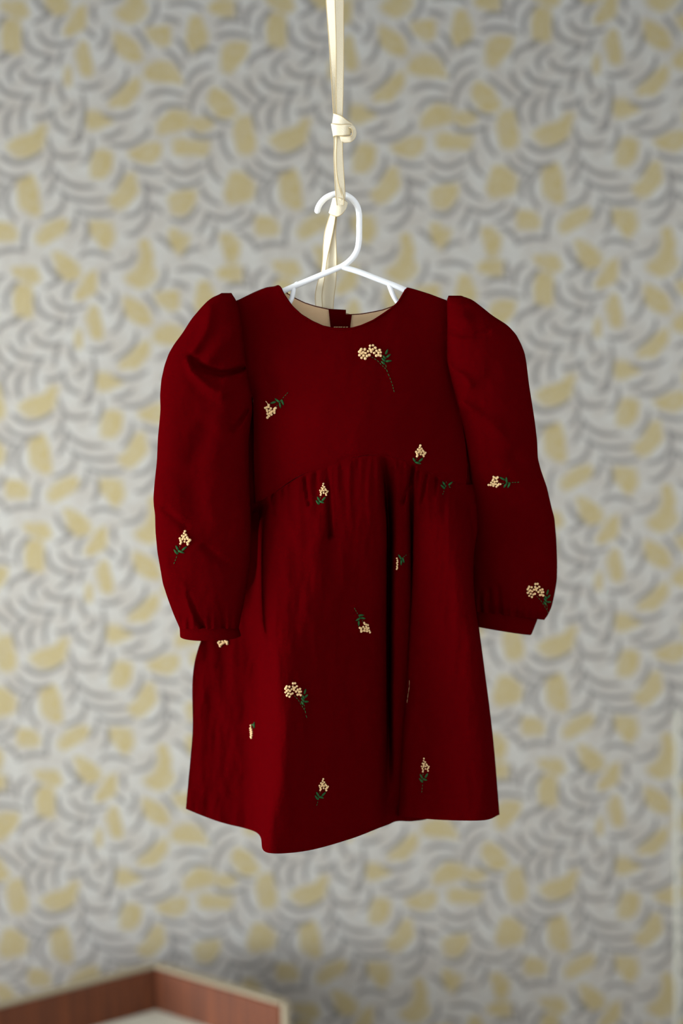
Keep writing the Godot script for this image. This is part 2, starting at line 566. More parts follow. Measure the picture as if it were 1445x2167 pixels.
func room() -> void:
	var reach := CAM.z - WALL_Z
	tile = Vector2(0.1811, 0.1790) * reach
	tile_at = Vector2(P(0, 0, WALL_Z).x, P(0, 0, WALL_Z).y)
	var paper := mat(Color.WHITE, 0.9, 0.15)
	paper.albedo_texture = print_picture()
	structure(part("wall_back", wallpapered(), paper, self), "pale wall papered with gold leaves and curling grey strokes")
	structure(block("floor", Vector3(-6.1, -0.1, WALL_Z), Vector3(2.1, 0, 3.5), M.floor, self))
	structure(block("ceiling", Vector3(-6.1, CEIL, WALL_Z), Vector3(2.1, CEIL + 0.1, 3.5), M.plaster, self))
	structure(block("wall_right", Vector3(2.0, 0, WALL_Z), Vector3(2.1, CEIL, 3.5), M.plaster, self))
	structure(block("added_wall_block", Vector3(-2.05, 0, WALL_Z), Vector3(-1.6, CEIL, WALL_Z + 0.45), M.plaster, self, 0.004), "added unseen wall block that shades the left of the papered wall")  # added out of view to block window light from the wall
	open_wall("wall_left", "window_1", true, 0.1, 2.5, 0.1, 1.6)
	open_wall("wall_front", "added_window_2", false, -0.45, 1.25, 0.1, 1.7)  # rear opening with frame and pane, added for the fill lamp
	var a := P(1434.5, 1505, WALL_Z + 0.004)
	var b := P(1434.5, 2300, WALL_Z + 0.004)
	var strip := block("trim_1", Vector3(a.x - 0.005, 0.0, WALL_Z - 0.002), Vector3(a.x + 0.005, a.y, WALL_Z + 0.003), M.trim, self)
	structure(strip, "narrow pale upright strip on the patterned wall")

func open_wall(called: String, pane: String, side: bool, s0: float, s1: float, y0: float, y1: float) -> void:
	var o := Node3D.new()
	o.name = called
	add_child(o)
	structure(o)
	var lo := WALL_Z if side else -6.0
	var hi := 3.4 if side else 2.0
	for r in [[lo, s0, 0.0, CEIL], [s1, hi, 0.0, CEIL], [s0, s1, 0.0, y0], [s0, s1, y1, CEIL]]:
		if side: block("wall_section", Vector3(-6.1, r[2], r[0]), Vector3(-6.0, r[3], r[1]), M.plaster, o, 0.0005)
		else: block("wall_section", Vector3(r[0], r[2], 3.4), Vector3(r[1], r[3], 3.5), M.plaster, o, 0.0005)
	var w := Node3D.new()
	w.name = pane
	add_child(w)
	structure(w)
	var mid := (s0 + s1) * 0.5
	for r in [[s0, s0 + 0.05, y0, y1], [s1 - 0.05, s1, y0, y1], [s0, s1, y0, y0 + 0.05], [s0, s1, y1 - 0.05, y1], [mid - 0.02, mid + 0.02, y0, y1]]:
		if side: block("window_frame", Vector3(-6.08, r[2], r[0]), Vector3(-6.03, r[3], r[1]), M.plastic, w)
		else: block("window_frame", Vector3(r[0], r[2], 3.43), Vector3(r[1], r[3], 3.48), M.plastic, w)
	if side: block("pane", Vector3(-6.058, y0, s0), Vector3(-6.052, y1, s1), M.glass, w, 0.0005)
	else: block("pane", Vector3(s0, y0, 3.452), Vector3(s1, y1, 3.458), M.glass, w, 0.0005)

func slab(called: String, a: Vector3, b: Vector3, y0: float, y1: float, thick: float, m: Material, parent: Node) -> void:   # upright board from a to b, its back behind the line
	var d := Vector3(b.x - a.x, 0, b.z - a.z)
	var n := Vector3(d.z, 0, -d.x).normalized()
	if n.z > 0: n = -n
	var o := part(called, box(Vector3(d.length(), y1 - y0, thick), 0.004), m, parent)
	var mid := (a + b) * 0.5 + n * thick * 0.5
	o.global_transform = Transform3D(Basis(d.normalized(), Vector3.UP, d.normalized().cross(Vector3.UP)), Vector3(mid.x, (y0 + y1) * 0.5, mid.z))

func corner_furniture() -> void:
	var c := P(326, 2044, WALL_Z + 0.10)
	var top := c.y
	var low := P(324, 2137, c.z).y
	var l := PH(-60, 2143, top)
	var r := PH(592, 2122, top)
	var o := Node3D.new()
	o.name = "corner_seat"
	add_child(o)
	o.position = Vector3(c.x, 0, c.z)
	tag(o, "low corner piece of reddish brown wood with pale edging and white inside, against the wall", "furniture")
	var dl := (l - c).normalized()
	var dr := (r - c).normalized()
	slab("side_panel", l, c + dl * -0.012, 0.0, top - 0.006, 0.016, M.wood, o)
	slab("side_panel", c, r, 0.0, top - 0.006, 0.016, M.wood, o)
	slab("edge_trim", l, c, top - 0.006, top, 0.022, M.edge, o)
	slab("edge_trim", c - dr * 0.012, r, top - 0.0055, top + 0.0005, 0.022, M.edge, o)
	slab("edge_trim", r, r + dr * 0.014, 0.0, top + 0.0005, 0.018, M.edge, o)
	# the white inside, a board that fits the corner
	var st := SurfaceTool.new()
	st.begin(Mesh.PRIMITIVE_TRIANGLES)
	st.set_smooth_group(-1)
	var p := [c, c + dr * 0.42, c + dr * 0.42 + dl * 0.5, c + dl * 0.5]
	for e in 4:
		p[e] = Vector3(p[e].x, low, p[e].z)
	var d := Vector3(0, -0.06, 0)
	var faces_: Array = [[p[0], p[1], p[2], p[3]]]
	for e in 4: faces_.append([p[e], p[e] + d, p[(e + 1) % 4] + d, p[(e + 1) % 4]])
	faces_.append([p[3] + d, p[2] + d, p[1] + d, p[0] + d])
	for q in faces_:
		for k in [0, 1, 2, 0, 2, 3]: st.add_vertex(q[k])
	st.generate_normals()
	tag(part("inner_board", st.commit(), M.seat, o), "white inside")

# ---------------------------------------------------------------- the dress
var top_line := L([500, 637, 504, 636, 520, 628, 535, 620.5, 550, 614, 564, 609, 576, 607.5, 582, 606.5, 588, 603.6, 593, 606, 599, 620, 609, 635, 618, 647.5, 637, 665, 660, 679, 682, 689,
	700, 693, 714, 694.5, 730, 694.8, 746, 693.5, 765, 688, 790, 677, 812, 662.6, 833, 648, 844, 637, 855, 617.6, 860, 609, 868, 610.5, 880, 614, 909, 623, 930, 631, 945, 636.5])
var back_line := L([500, 637, 535, 621, 564, 611, 590, 606, 600, 613, 605, 619, 622, 630, 645, 641, 667, 648, 696, 654.5, 720, 660, 744, 665.5, 763, 664.5, 784, 661, 809, 656, 829, 649, 846, 640, 858, 612, 880, 615, 909, 624, 945, 637])
var seam_line := L([541, 1066, 552, 1058, 577, 1045, 602, 1027, 622, 1013, 644, 1002, 668, 994, 692, 987, 720, 976, 747, 968, 775, 963, 800, 962, 822, 965, 844, 970, 873, 979, 902, 996, 930, 1010, 955, 1018, 985, 1026])
var arm_left := L([500, 637, 505, 660, 508.5, 687, 512, 720, 516, 751, 523, 799, 531, 830, 535.5, 846, 537, 900, 537, 974, 539, 1030, 541, 1066])
var arm_right := L([945, 636.5, 947, 660, 948, 686, 946, 725, 945, 758, 952, 790, 966, 844, 972, 866, 979, 902, 985, 945, 988, 985, 987, 1010, 985, 1026])

func body_z(x: float, y: float) -> float:                     # how far the front of the bodice stands forward
	var u := clampf((x - 763.0) / 228.0, -1.0, 1.0)
	var down := smoothstep(600.0, 900.0, y)
	return (1.0 - u * u) * lerpf(0.010, 0.034, down) + 0.002

func dress() -> void:
	var o := Node3D.new()
	o.name = "dress"
	add_child(o)
	o.position = P(720, 1730, -0.02)
	tag(o, "dark red long-sleeved child's dress with embroidered cream flowers hanging on the white hanger", "dress")
	var bodice := bodice_front(o)
	bodice_back(o)
	var skirt := skirt_front(o)
	skirt_back(o)
	var left := sleeve_left(o)
	var right := sleeve_right(o)
	# flower sprigs stitched on each piece
	triple("bodice", bodice, Vector2(768.3, 748.4), 1.0, 1.0, 0.0)
	triple("right", right, Vector2(1122, 1252), 0.73, 1.05, 0.10)
	triple("skirt", skirt, Vector2(609.5, 1462.7), 0.72, 1.07, 0.10, 6)
	single("bodice", bodice, Vector2(889.5, 957), 0.0, 1.0, 1.0, true, 0)
	single("bodice", bodice, Vector2(571.8, 869), 203.0, 1.12, 1.12, true, 3)
	single("left", left, Vector2(390.5, 1141), 4.0, 1.1, 1.2, true, 3)
	single("right", right, Vector2(1047.5, 1020.5), -112.0, 1.1, 1.05, true, 3)
	single("skirt", skirt, Vector2(684.5, 1038.5), 0.0, 0.82, 1.05, true, 0)
	single("skirt", skirt, Vector2(684, 1663.5), 0.0, 0.92, 1.05, true, 2)
	single("skirt", skirt, Vector2(899, 1622), -7.0, 0.78, 1.2, true, 3)
	single("skirt", skirt, Vector2(772, 1329), 131.0, 1.0, 1.0, true, 3)
	single("skirt", skirt, Vector2(952, 1007), 0.0, 1.0, 1.0, false, 2)
	half_hidden(skirt)
	thread("bodice", bodice, [562, 849, 565, 852, 567, 857, 568, 861], 0.0004)
	thread("skirt", skirt, [866, 1439, 866, 1452, 864, 1466, 862, 1478, 861, 1488], 0.00012)

func thread(key: String, owner_: MeshInstance3D, line: Array, r: float) -> void:
	var st := SurfaceTool.new()
	st.begin(Mesh.PRIMITIVE_TRIANGLES)
	for k in range(0, line.size() - 2, 2):
		bead(st, on(key, Vector2(line[k], line[k + 1]), 0.0008), on(key, Vector2(line[k + 2], line[k + 3]), 0.0008), r)
	tag(part("loose_thread", st.commit(), M.cream, owner_), "loose pale thread")

func bodice_front(o: Node3D) -> MeshInstance3D:
	var nu := 180
	var nv := 150
	var q := PackedVector3Array()
	var creases := [
		[L([965, 800, 940, 900, 900, 975]), 14.0, 20.0, 0.0012, 0.0006],
		[L([560, 800, 585, 900, 600, 1000]), 16.0, 22.0, 0.0010, 0.0006],
		[L([640, 690, 700, 760]), 25.0, 30.0, 0.0012, 0.0],
	]
	for j in nv:
		var v := float(j) / (nv - 1)
		for i in nu:
			var u := float(i) / (nu - 1)
			var tx := lerpf(500, 945, u)
			var bx := lerpf(541, 985, u)
			var t := Vector2(tx, soft_at_x(top_line, tx, 2.0))
			var b := Vector2(bx, soft_at_x(seam_line, bx, 6.0))
			var ly := lerpf(637, 1066, v)
			var ry := lerpf(636.5, 1026, v)
			var l := Vector2(soft_at_y(arm_left, ly, 4.0), ly)
			var r := Vector2(soft_at_y(arm_right, ry, 4.0), ry)
			var p := t.lerp(b, v) + l.lerp(r, u) - Vector2(500, 637).lerp(Vector2(945, 636.5), u).lerp(Vector2(541, 1066).lerp(Vector2(985, 1026), u), v)
			var z := body_z(p.x, p.y) + folds(p, creases) + noise.get_noise_2d(p.x * 0.7, p.y * 0.5) * 0.0010
			z -= 0.0012 * (exp(-pow(u / 0.02, 2)) + exp(-pow((1.0 - u) / 0.02, 2)) + exp(-pow((1.0 - v) / 0.02, 2)))
			q.append(Vector3(p.x, p.y, z))
	var m := part("bodice_front", cloth(q, nu, nv, false, "bodice"), M.red, o)
	# the sides under the arms, from the front round to the back
	for s in 2:
		var side := PackedVector3Array()
		for j in 40:
			var y := lerpf(690, 1066, j / 39.0) if s == 0 else lerpf(690, 1026, j / 39.0)
			var x := at_y(arm_right if s else arm_left, y)
			for i in 12:
				var a := i / 11.0
				var out_ := sin(PI * a) * (24.0 if s else 18.0) * smoothstep(690.0, 900.0, y)
				side.append(Vector3(x + (out_ if s else -out_), y, lerpf(body_z(x, y) - 0.004, -0.027, pow(a, 0.4))))
		part("underarm_panel", cloth(side, 12, 40), M.red, o)
	# rolled neck edge
	var path := []
	for k in 81:
		var x := lerpf(591, 858, k / 80.0)
		var y := soft_at_x(top_line, x, 2.0)
		path.append(P(x, y + 1.5, body_z(x, y) + 0.0003))
	part("neckband", tube(path, 0.0011, 8), M.red, o)
	# shoulders that lie over the hanger, from the front edge to the back edge
	for s in [[500.0, 592.0], [857.0, 945.0]]:
		var r := PackedVector3Array()
		for j in 9:
			var a := j / 8.0
			for i in 30:
				var x := lerpf(s[0], s[1], i / 29.0)
				var y := soft_at_x(top_line, x, 2.0)
				r.append(Vector3(x, y - 1.2 * sin(PI * a), lerpf(-0.024, body_z(x, y) - 0.0008, a)))
		part("shoulder", cloth(r, 30, 9), M.red, o)
	return m

func bodice_back(o: Node3D) -> void:
	for layer in 2:
		var q := PackedVector3Array()
		for j in 40:
			var v := j / 39.0
			for i in 90:
				var u := i / 89.0
				var tx := lerpf(500, 945, u)
				var bx := lerpf(541, 985, u)
				var ly := lerpf(637, 1066, v)
				var ry := lerpf(636.5, 1026, v)
				var p := Vector2(tx, soft_at_x(back_line, tx, 2.0)).lerp(Vector2(bx, soft_at_x(seam_line, bx, 6.0)), v)
				p += Vector2(at_y(arm_left, ly), ly).lerp(Vector2(at_y(arm_right, ry), ry), u) - Vector2(500, 637).lerp(Vector2(945, 636.5), u).lerp(Vector2(541, 1066).lerp(Vector2(985, 1026), u), v)
				var w := (p.x - 763.0) / 228.0
				var z := -0.024 - 0.010 * clampf(1.0 - w * w, 0.0, 1.0) - layer * 0.0016
				if layer == 0: z += folds(p, [[L([600, 640, 650, 664, 697, 674]), 2.2, 2.2, 0.0012, 0.0012], [L([744, 684, 800, 672, 850, 652]), 2.2, 2.2, 0.0012, 0.0012]])
				q.append(Vector3(p.x, p.y + (1.2 if layer == 0 else 0.0), z))
		var m := part("back_lining" if layer == 0 else "bodice_back", cloth(q, 90, 40), M.lining if layer == 0 else M.red, o)
		if layer == 0: tag(m, "tan cream lining inside the neck")
	# dark red rim of the back neck
	for s in [[602.0, 697.0], [743.0, 850.0]]:
		var path := []
		for k in 41:
			var x := lerpf(s[0], s[1], k / 40.0)
			var w := (x - 763.0) / 228.0
			path.append(P(x, soft_at_x(back_line, x, 2.0) + 0.6, -0.0248 - 0.010 * (1.0 - w * w)))
		part("neck_binding", tube(path, 0.00075, 8), M.red, o)
	# the two overlapped ends of the back opening, turned inwards
	flap(o, L([695, 653.5, 732, 655.5, 731, 740, 704, 740, 699, 690]), -0.0315, 0.0016)
	flap(o, L([728, 665, 744.5, 665.5, 740, 700, 737, 740, 726, 740]), -0.0322, 0.0014)
	var st := SurfaceTool.new()
	st.begin(Mesh.PRIMITIVE_TRIANGLES)
	for x in [708, 713, 718, 722, 728, 734]:
		bead(st, P(x - 2.0, 692.5, -0.0296), P(x + 2.0, 692.0, -0.0296), 0.0005)
	tag(part("stitching", st.commit(), M.cream, o), "cream stitches")
	# small dark loop by the left shoulder
	var loop := []
	for k in 13:
		var a := PI * k / 12.0
		loop.append(P(604 + 4.5 * cos(a), 622 - 3.0 * sin(a), -0.016))
	part("hanging_loop", tube(loop, 0.0006, 6), M.red, o)

func flap(o: Node3D, outline: PackedVector2Array, z: float, thick: float) -> void:
	var v := PackedVector3Array()
	var idx := PackedInt32Array()
	var n := outline.size()
	var tri := Geometry2D.triangulate_polygon(outline)
	for p in outline: v.append(P(p.x, p.y, z + thick * 0.5))
	for p in outline: v.append(P(p.x, p.y, z - thick * 0.5))
	var turn := 0.0
	for k in n: turn += outline[k].cross(outline[(k + 1) % n])
	for k in range(0, tri.size(), 3):
		var a := tri[k]
		var b := tri[k + 1]
		var c := tri[k + 2]
		var cw := (outline[b] - outline[a]).cross(outline[c] - outline[a]) > 0
		idx.append_array([a, b, c] if cw else [a, c, b])
		idx.append_array([a + n, c + n, b + n] if cw else [a + n, b + n, c + n])
	for k in n:
		var k2 := (k + 1) % n
		idx.append_array([k, k + n, k2, k2, k + n, k2 + n])
	var flat := PackedVector3Array()
	var fi := PackedInt32Array()
	for k in idx:
		fi.append(flat.size())
		flat.append(v[k])
	part("back_placket", meshed(flat, fi), M.red, o)

func skirt_front(o: Node3D) -> MeshInstance3D:
	# fold points from left to right at six levels: x in photo pixels, depth in centimetres
	var lx := [[541, 553, 564, 582, 650, 740, 800, 815, 835, 858, 870, 880, 915, 950, 985],
		[514, 535, 553, 566, 650, 740, 807, 822, 838, 860, 873, 877, 915, 972, 1001],
		[470, 527, 551, 565, 650, 736, 807, 822, 837, 863, 877, 872, 925, 983, 1003],
		[412, 480, 545, 588, 655, 736, 807, 821, 835, 862, 884, 864, 930, 1003, 1023],
		[407, 475, 538, 597, 660, 740, 806, 822, 833, 860, 890, 852, 930, 1018, 1043],
		[393, 460, 539, 568, 640, 740, 803, 822, 840, 872, 903, 842, 930, 1022, 1057]]
	var lz := [[0, 0, 0, 0, 0, 0, 0, 0, 0, 0, 0, 0, 0, 0, 0],
		[-3.6, -6.0, -2.2, 1.4, 3.9, 4.0, 3.2, -1.8, 2.0, 1.8, -0.4, 1.4, 2.6, 2.6, -1.5],
		[-6.0, -6.8, -2.8, 2.8, 4.4, 3.4, 1.6, -3.6, 0.8, 0.2, -2.5, -0.4, 1.8, 2.6, -2.0],
		[-5.6, -4.8, -3.2, 4.9, 4.5, 2.7, 0.2, -5.0, -1.4, -2.0, -4.5, -1.8, 1.0, 2.2, -2.6],
		[-5.2, -4.2, -2.6, 5.9, 4.6, 2.3, -0.6, -4.6, -3.0, -3.4, -5.5, -3.0, 0.0, 1.4, -3.4],
		[-5.0, -4.0, -2.4, 6.4, 5.4, 2.2, -0.8, -2.6, -3.9, -4.6, -5.6, -3.7, -0.8, 0.6, -4.0]]
	var hem := [1712, 1738, 1760, 1805, 1802, 1776, 1752, 1745, 1738, 1738, 1733, 1727, 1735, 1736, 1724]
	var creases := [
		[L([577, 1046, 576, 1082]), 3.0, 3.0, 0.005, 0.001], [L([552, 1058, 550, 1092]), 3.0, 3.0, 0.004, 0.001],
		[L([644, 1002, 648, 1030, 654, 1068]), 3.0, 3.0, 0.004, 0.004], [L([692, 985, 695, 1050, 698, 1135]), 3.0, 4.5, 0.003, 0.009],
		[L([876, 985, 868, 1020, 851, 1064]), 3.5, 4.0, 0.006, 0.004], [L([886, 1000, 882, 1045]), 4.0, 5.0, 0.004, 0.002],
		[L([904, 1003, 898, 1035, 891, 1065]), 3.5, 4.0, 0.004, 0.002], [L([923, 1012, 922, 1045]), 3.5, 4.0, 0.006, 0.002],
		[L([938, 1016, 946, 1075]), 5.0, 9.0, 0.003, 0.001], [L([720, 978, 723, 1060]), 4.0, 6.0, 0.0025, 0.0],
		[L([757, 970, 760, 1050]), 4.0, 6.0, 0.0025, 0.0], [L([778, 964, 780, 1030]), 4.0, 6.0, 0.002, 0.0],
		[L([812, 968, 814, 1040, 818, 1080]), 5.0, 8.0, 0.002, 0.006], [L([612, 1022, 614, 1090]), 4.0, 7.0, 0.003, 0.0],
		[L([600, 1030, 601, 1070]), 3.0, 5.0, 0.003, 0.0], [L([668, 995, 674, 1080]), 4.0, 8.0, 0.003, 0.001],
		[L([960, 1022, 970, 1090]), 5.0, 10.0, 0.002, 0.0], [L([845, 972, 838, 1030]), 4.0, 6.0, 0.002, 0.0],
		[L([590, 1100, 640, 1200]), 8.0, 18.0, 0.0012, 0.0008], [L([700, 1130, 706, 1300]), 10.0, 25.0, 0.003, 0.0],
		[L([970, 1060, 992, 1180, 996, 1300]), 10.0, 12.0, 0.002, 0.0015], [L([460, 1408, 545, 1400]), 5.0, 5.0, 0.0012, 0.0018],
		[L([940, 1540, 925, 1650, 950, 1730]), 22.0, 30.0, -0.002, -0.002],
	]
	var per := 22
	var nv := 190
	var nu := 14 * per + 1
	var tracks := []
	for k in 15:
		var pts := []
		for lev in 6:
			var x := float(lx[lev][k])
			var y: float = [soft_at_x(seam_line, x, 6.0), 1120.0, 1250.0, 1400.0, 1560.0, float(hem[k])][lev]
			var z: float = float(lz[lev][k]) * 0.01
			if lev == 0: z = body_z(x, y) - 0.0015
			pts.append(Vector3(x, y, z * 2000.0))
		tracks.append(spline(pts, 38))
	nv = tracks[0].size()
	var q := PackedVector3Array()
	for j in nv:
		var row := []
		for k in 15: row.append(tracks[k][j])
		var line := spline(row, per)
		var v := float(j) / (nv - 1)
		for i in nu:
			var p: Vector3 = line[i]
			var w := Vector2(p.x, p.y)
			var g := smoothstep(0.0, 0.02, v)
			var z := p.z / 2000.0 + folds(w, creases) * g
			z += noise.get_noise_2d(p.x * 1.3, p.y * 0.35 + 300.0) * 0.0022 * smoothstep(0.0, 0.2, v) * (0.35 if i > 7 * per and i < 11 * per else 1.0)
			z += 0.0008 * sin(p.x * 0.30 + 2.0 * noise.get_noise_2d(p.x, 9.0)) * smoothstep(0.0, 0.03, v) * smoothstep(0.22, 0.03, v)
			z -= 0.0007 * exp(-pow((p.y - (lerpf(1690, 1690, v) + (float(hem[mini(int(i / float(per)), 14)]) - 1735.0))) / 3.0, 2))
			q.append(Vector3(p.x, p.y, z))
	return part("skirt_front", cloth(q, nu, nv, false, "skirt"), M.red, o)

func skirt_back(o: Node3D) -> void:
	var q := PackedVector3Array()
	for j in 30:
		var v := j / 29.0
		for i in 60:
			var u := i / 59.0
			var x0 := at_y(L([541, 1066, 522, 1120, 474, 1250, 416, 1400, 411, 1560, 398, 1715]), lerpf(1066, 1715, v))
			var x1 := at_y(L([985, 1026, 1000, 1120, 1001, 1250, 1019, 1400, 1039, 1560, 1053, 1723]), lerpf(1026, 1723, v))
			var x := lerpf(x0, x1, u)
			var w := u * 2.0 - 1.0
			var y := lerpf(soft_at_x(seam_line, clampf(x, 541, 985), 6.0), lerpf(1706, 1714, u) - 8.0 * (1.0 - w * w), v)
			var z0 := at_y(L([-0.024, 1066, -0.034, 1120, -0.064, 1250, -0.070, 1400, -0.066, 1712]), y)
			var z1 := at_y(L([-0.024, 1026, -0.024, 1120, -0.024, 1250, -0.030, 1400, -0.038, 1560, -0.044, 1723]), y)
			var z := lerpf(z0, z1, u) - lerpf(0.010, 0.05, v) * (1.0 - w * w) + 0.006 * v * (1.0 - w * w) * sin(u * 26.0)
			q.append(Vector3(x, y, z - 0.002))
	part("skirt_back", cloth(q, 60, 30), M.red, o)
	# side seams that close the skirt
	for s in 2:
		var r := PackedVector3Array()
		for j in 30:
			var v := j / 29.0
			for i in 5:
				var t := i / 4.0
				var a: Vector3 = q[j * 60 + (59 if s else 0)]
				var fx := at_y(L([985, 1026, 1001, 1120, 1003, 1250, 1023, 1400, 1043, 1560, 1057, 1724]) if s else L([541, 1066, 520, 1120, 470, 1250, 412, 1400, 407, 1560, 393, 1712]), a.y)
				var fz := at_y(L([0.0005, 1026, -0.015, 1120, -0.02, 1250, -0.026, 1400, -0.034, 1560, -0.04, 1724]) if s else L([0.0005, 1066, -0.036, 1120, -0.06, 1250, -0.056, 1400, -0.052, 1560, -0.05, 1712]), a.y)
				r.append(a.lerp(Vector3(fx, a.y, fz), t) + Vector3((1.0 if s else -1.0) * 20.0 * sin(PI * t) * smoothstep(0.25, 0.03, v), 0, 0))
		part("side_panel", cloth(r, 5, 30), M.red, o)

# a tube of cloth: rows from y0 to y1 between two contours
func sleeve(key: String, o: Node3D, lc: PackedVector2Array, rc: PackedVector2Array, y0: float, y1: float, zc: PackedVector2Array, deep: PackedVector2Array, tilt: float, creases: Array) -> MeshInstance3D:
	var nv := 210
	var nu := 150
	var q := PackedVector3Array()
	for j in nv:
		var v := float(j) / (nv - 1)
		var y := lerpf(y0, y1, v)
		if j < 30: y = y0 + (lerpf(y0, y1, 30.0 / (nv - 1)) - y0) * pow(j / 30.0, 1.6)
		var l := soft_at_y(lc, y, 5.0)
		var r := soft_at_y(rc, y, 5.0)
		var c := soft_at_y(zc, y, 20.0)
		var d := at_y(deep, y)
		for i in nu:
			var a := TAU * i / nu
			var t := -cos(a)
			var s := sin(a)
			var x := lerpf(l, r, t * 0.5 + 0.5)
			var yy := y + t * tilt * smoothstep(1080.0, y1, y)
			var z := c + d * signf(s) * pow(absf(s), 0.62) * (1.0 if s > 0 else 0.75)
			if s > 0:
				var k := smoothstep(0.0, 0.35, s)
				z += (folds(Vector2(x, yy), creases) + noise.get_noise_2d(x * 0.8 + 500.0, yy * 0.5) * 0.0014) * k
				z += 0.0009 * sin(x * 0.42) * smoothstep(y1 - 45.0, y1 - 4.0, y) * k
			q.append(Vector3(x, yy, z))
	return part("sleeve", cloth(q, nu, nv, true, key), M.red, o)

# ring of the cuff between two slanted lines, with a turned-in edge
func cuff(sl: Node3D, a: Vector2, b: Vector2, c: Vector2, d: Vector2, zc: float, deep: float, sag: float) -> void:
	var q := PackedVector3Array()
	var rows := [[-0.12, 0.96], [-0.03, 0.985], [0.02, 1.0], [0.3, 1.0], [0.6, 1.0], [0.9, 1.0], [0.97, 0.995], [1.0, 0.975], [0.98, 0.95], [0.6, 0.95]]
	for r in rows:
		for i in 64:
			var g := TAU * i / 64
			var t := -cos(g)
			var s := sin(g)
			var u: float = t * 0.5 * r[1] + 0.5
			var top := a.lerp(b, u)
			var low := c.lerp(d, u)
			var p := top.lerp(low, r[0])
			q.append(Vector3(p.x, p.y + s * sag * clampf(r[0], 0.0, 1.0), zc + deep * s * r[1]))
	part("cuff", cloth(q, 64, rows.size(), true), M.red, sl)

func sleeve_left(o: Node3D) -> MeshInstance3D:
	var lc := L([474, 620, 459, 624, 443, 633, 427, 649, 405, 675, 386, 705, 368, 729, 357, 748, 348, 773, 341, 805, 338.5, 837, 339.5, 866, 337.5, 891, 334, 926, 332, 974, 327, 1021, 324.5, 1052, 325, 1068, 328, 1089, 329, 1127, 333, 1169, 338, 1197, 344.5, 1235, 356, 1270, 368, 1302, 381, 1331])
	var rc := L([489, 620, 495, 628, 501, 638, 507, 660, 511, 687, 518, 751, 525, 800, 533, 835, 534, 870, 529, 905, 526, 940, 527, 1000, 528.5, 1048, 531, 1095, 532, 1143, 530, 1191, 524, 1229, 520, 1255, 516, 1277, 510, 1302, 505, 1331])
	var zc := L([0.0, 620, -0.001, 850, 0.004, 1000, 0.012, 1200, 0.016, 1331])
	var deep := L([0.002, 620, 0.011, 625, 0.019, 640, 0.026, 670, 0.030, 720, 0.032, 900, 0.032, 1150, 0.030, 1250, 0.026, 1300, 0.021, 1331])
	var creases := [
		[L([404, 758, 420, 774, 443, 785, 469, 791, 490, 788, 516, 780]), 9.0, 4.5, 0.005, 0.013],
		[L([398, 762, 405, 785, 424, 803, 442, 820, 466, 832]), 7.0, 14.0, -0.006, -0.007],
		[L([444, 650, 440, 690, 422, 724, 410, 742]), 12.0, 9.0, -0.003, -0.004],
		[L([500, 700, 462, 735, 440, 765]), 22.0, 12.0, -0.004, -0.003],
		[L([524, 868, 512, 888, 495, 910]), 3.5, 5.0, 0.006, 0.003],
		[L([478, 790, 482, 850, 466, 880]), 14.0, 20.0, -0.003, -0.002],
		[L([432, 910, 400, 1000, 415, 1090]), 22.0, 26.0, 0.004, 0.003],
		[L([348, 1078, 370, 1095, 392, 1114]), 7.0, 8.0, 0.0025, 0.002],
		[L([434, 1158, 455, 1177, 482, 1195]), 7.0, 8.0, 0.0025, 0.002],
		[L([398, 1255, 412, 1295, 430, 1331]), 5.0, 5.0, 0.002, 0.006],
		[L([390, 1240, 404, 1290, 416, 1331]), 9.0, 8.0, -0.002, -0.004],
		[L([470, 1270, 472, 1331]), 6.0, 6.0, 0.0, 0.004],
	]
	var m := sleeve("left", o, lc, rc, 620.0, 1331.0, zc, deep, 0.0, creases)
	tag(m, "sleeve with deep fold at its puffed top")
	cuff(m, Vector2(380, 1329), Vector2(506, 1331), Vector2(381, 1348), Vector2(510, 1345), 0.016, 0.0195, 10.0)
	return m

